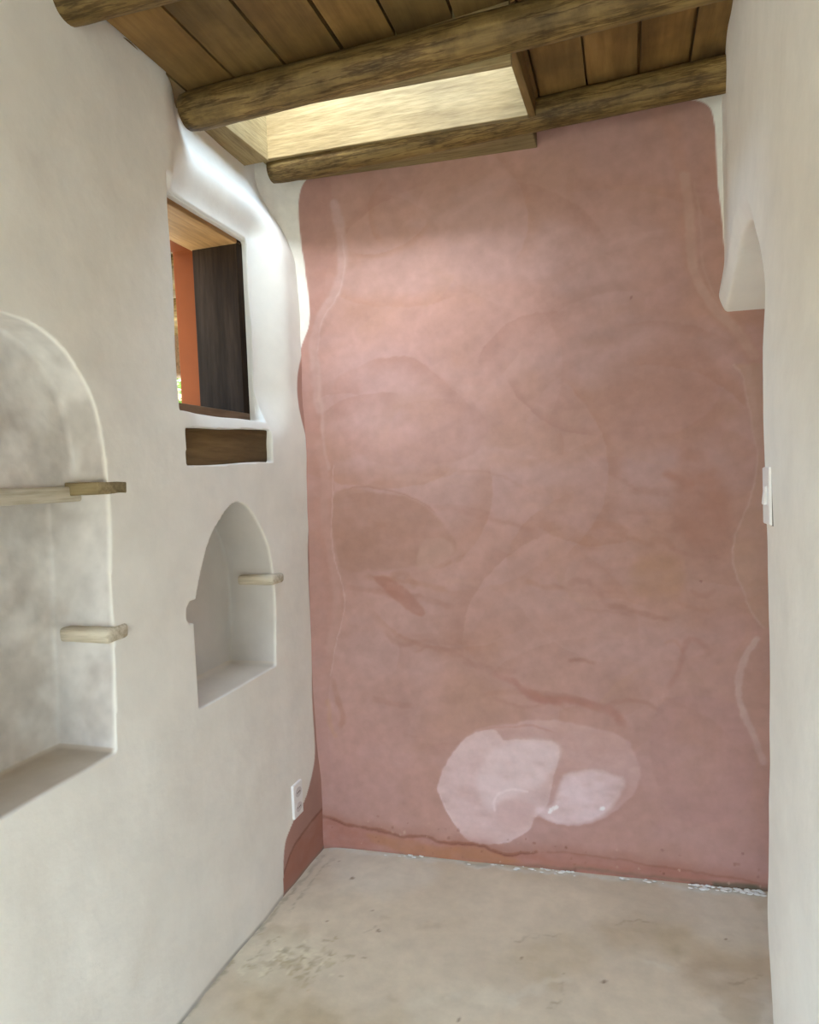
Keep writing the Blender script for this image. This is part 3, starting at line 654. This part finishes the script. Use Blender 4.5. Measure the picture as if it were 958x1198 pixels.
# ------------------------------------------------------------------ outside the window: porch, planting, ground
me = grid_mesh('ground', np.linspace(-14, 8, 40), np.linspace(-10, 14, 40), lambda x, y: np.c_[x, y, -.08+.05*(fbm(np.c_[x, y, x*0], .5, 3, 91)-.5)])
struct(link('ground', me, M_sand), 'dry pale ground outside the room')
bm = bmesh.new(); box(bm, -5.2, -1.5, 1.2, 5.6, 2.66, 2.72)
for k in range(24): box(bm, -5.2+k*.153, -5.2+k*.153+.145, 1.2, 5.6, 2.635, 2.66)
porch = tag(obj('porch', bm, M_board), 'brown boarded porch roof on posts seen through the window', 'porch', None, 'thing')
for k, (yy, zz) in enumerate(((2.55, 2.535), (3.15, 2.535), (3.9, 2.535))):
    o = log('porch_beam', (-5.1, yy, zz), (-1.52, yy+.1, zz), .07, .075, 11+k, ['pale round porch beam, first one beyond the window opening', 'pale round porch beam, second one beyond the window opening', 'pale round porch beam, third one beyond the window opening'][k]); o['group'] = 'porch beams'
bm = bmesh.new(); box(bm, -5.3, -1.5, 5.0, 5.14, 2.30, 2.66, bevel=.02)
obj('fascia_beam', bm, M_sill, porch)
for xx, yy in ((-5.1, 5.07), (-5.1, 1.35), (-1.75, 5.07)):
    bm = bmesh.new(); bmesh.ops.create_cone(bm, cap_ends=True, segments=20, radius1=.075, radius2=.065, depth=2.75, matrix=Matrix.Translation((xx, yy, 1.27))); obj('post', bm, M_sill, porch, True)
bm = bmesh.new(); n = 60
for i in range(n):
    a = -9+i*8/n; box(bm, a, a+8/n+.002, 9.0, 9.25, -.1, 2.05+.05*math.sin(i*.7), bevel=0)
tag(obj('garden_wall', bm, M_lime), 'pale limewashed garden wall beyond the porch', 'garden wall')
bush = tag(empty('bush', (-6.6, 8.3, 0)), 'sunlit green bush growing beyond the porch', 'bush')
rl = random.Random(21); bm = bmesh.new()
for _ in range(2600):
    th, ph, r = rl.uniform(0, 6.28), math.acos(rl.uniform(-1, 1)), rl.uniform(.5, 1)**.5
    c = Vector((1.5*r*math.sin(ph)*math.cos(th), .55*r*math.sin(ph)*math.sin(th), 2.75+.75*r*math.cos(ph)))
    rot = Matrix.Rotation(rl.uniform(0, 6.28), 3, 'Z') @ Matrix.Rotation(rl.uniform(-1, 1), 3, 'X'); s = rl.uniform(.05, .10)
    vs = [bm.verts.new(c+rot @ Vector(q)*s) for q in ((-1, 0, 0), (-.2, -.45, .08), (1, 0, 0), (-.2, .45, .08))]; bm.faces.new(vs)
part(bush, 'foliage', bm, M_leaf)
bm = bmesh.new()
for k in range(7):
    a = Vector((rl.uniform(-.15, .15), rl.uniform(-.1, .1), -.1)); b = Vector((rl.uniform(-1.0, 1.0), rl.uniform(-.3, .3), 2.6)); A = [];
    for t, rr in ((0, .05), (.5, .035), (1, .012)):
        c = a.lerp(b, t); A.append([bm.verts.new(c+Vector((rr*math.cos(j*1.047), rr*math.sin(j*1.047), 0))) for j in range(6)])
    for i in range(2):
        for j in range(6): bm.faces.new((A[i][j], A[i][(j+1) % 6], A[i+1][(j+1) % 6], A[i+1][j]))
part(bush, 'stem', bm, M_stem)

# ------------------------------------------------------------------ daylight
wd = bpy.data.worlds.new('World'); SC.world = wd; wd.use_nodes = True; t = wd.node_tree; t.nodes.clear()
tc = t.nodes.new('ShaderNodeTexCoord'); sep = t.nodes.new('ShaderNodeSeparateXYZ'); rp = t.nodes.new('ShaderNodeValToRGB'); mr = t.nodes.new('ShaderNodeMapRange')
bg = t.nodes.new('ShaderNodeBackground'); wo = t.nodes.new('ShaderNodeOutputWorld')
t.links.new(tc.outputs['Generated'], sep.inputs[0]); t.links.new(sep.outputs['Z'], mr.inputs['Value']); mr.inputs['From Min'].default_value = -1; mr.inputs['From Max'].default_value = 1
t.links.new(mr.outputs['Result'], rp.inputs['Fac'])
e = rp.color_ramp.elements; e[0].position = .495; e[0].color = (.22, .125, .055, 1); e[1].position = .51; e[1].color = (.30, .20, .115, 1)
q = e.new(.57); q.color = (.37, .27, .17, 1); q = e.new(.60); q.color = (1.75, 2.30, 2.85, 1); q = e.new(.74); q.color = (1.75, 2.30, 2.85, 1)
q = e.new(.86); q.color = (1.15, 1.55, 1.95, 1)
q = e.new(.97); q.color = (1.5, 1.95, 2.4, 1); q = e.new(1.0); q.color = (1.6, 2.05, 2.5, 1)      # thin bright cloud overhead
dt = t.nodes.new('ShaderNodeVectorMath'); dt.operation = 'DOT_PRODUCT'; nm = t.nodes.new('ShaderNodeVectorMath'); nm.operation = 'NORMALIZE'
t.links.new(tc.outputs['Generated'], nm.inputs[0]); t.links.new(nm.outputs[0], dt.inputs[0]); dt.inputs[1].default_value = Vector((.10, -.50, .86)).normalized()
gl = t.nodes.new('ShaderNodeMapRange'); gl.interpolation_type = 'SMOOTHSTEP'; t.links.new(dt.outputs['Value'], gl.inputs['Value'])      # sun glow through thin cloud
for nme, val in (('From Min', .935), ('From Max', .99), ('To Min', 0), ('To Max', 1)): gl.inputs[nme].default_value = val
ad = t.nodes.new('ShaderNodeMix'); ad.data_type = 'RGBA'; ad.blend_type = 'ADD'; ad.inputs[7].default_value = (6.6, 6.6, 6.6, 1)
t.links.new(gl.outputs['Result'], ad.inputs[0]); mx = t.nodes.new('ShaderNodeMapRange'); t.links.new(sep.outputs['X'], mx.inputs['Value'])                       # bluer sky away from the sun
for nme, val in (('From Min', -.35), ('From Max', -.85), ('To Min', 0), ('To Max', 1)): mx.inputs[nme].default_value = val
bl = t.nodes.new('ShaderNodeMix'); bl.data_type = 'RGBA'; bl.blend_type = 'MULTIPLY'; bl.inputs[7].default_value = (.96, 1.12, 1.28, 1)
t.links.new(mx.outputs['Result'], bl.inputs[0]); t.links.new(rp.outputs['Color'], bl.inputs[6]); t.links.new(bl.outputs[2], ad.inputs[6]); t.links.new(ad.outputs[2], bg.inputs['Color']); bg.inputs['Strength'].default_value = 8.0
t.links.new(bg.outputs['Background'], wo.inputs['Surface'])
def portal(name, loc, rot, sx, sy):
    l = bpy.data.lights.new(name, 'AREA'); l.shape = 'RECTANGLE'; l.size = sx; l.size_y = sy; l.cycles.is_portal = True
    o = bpy.data.objects.new(name, l); COL.objects.link(o); o.location = loc; o.rotation_euler = rot
portal('roof_light_portal', (-.69, 1.97, 2.84), (0, 0, 0), .84, .46)
portal('side_doorway_portal', (-1.40, -.525, 1.0), (0, math.radians(-90), 0), 2.0, .85)
portal('doorway_portal', (-.415, -1.39, .95), (math.radians(90), 0, 0), 1.07, 1.90)

# ------------------------------------------------------------------ camera
cd = bpy.data.cameras.new('camera'); co = bpy.data.objects.new('camera', cd); COL.objects.link(co)
cd.sensor_fit = 'HORIZONTAL'; cd.sensor_width = 36; cd.lens = FPX/958*36; cd.clip_start = .02
Mx = Matrix([[AX_R[i], -AX_D[i], -AX_F[i], CAM[i]] for i in range(3)]+[[0, 0, 0, 1]]); co.matrix_world = Mx
SC.camera = co
vs_ = SC.view_settings; vs_.view_transform = 'Standard'; vs_.look = 'None'; vs_.gamma = 1; vs_.use_curve_mapping = False; vs_.exposure = -0.27
SC.cycles.max_bounces = 14; SC.cycles.diffuse_bounces = 10
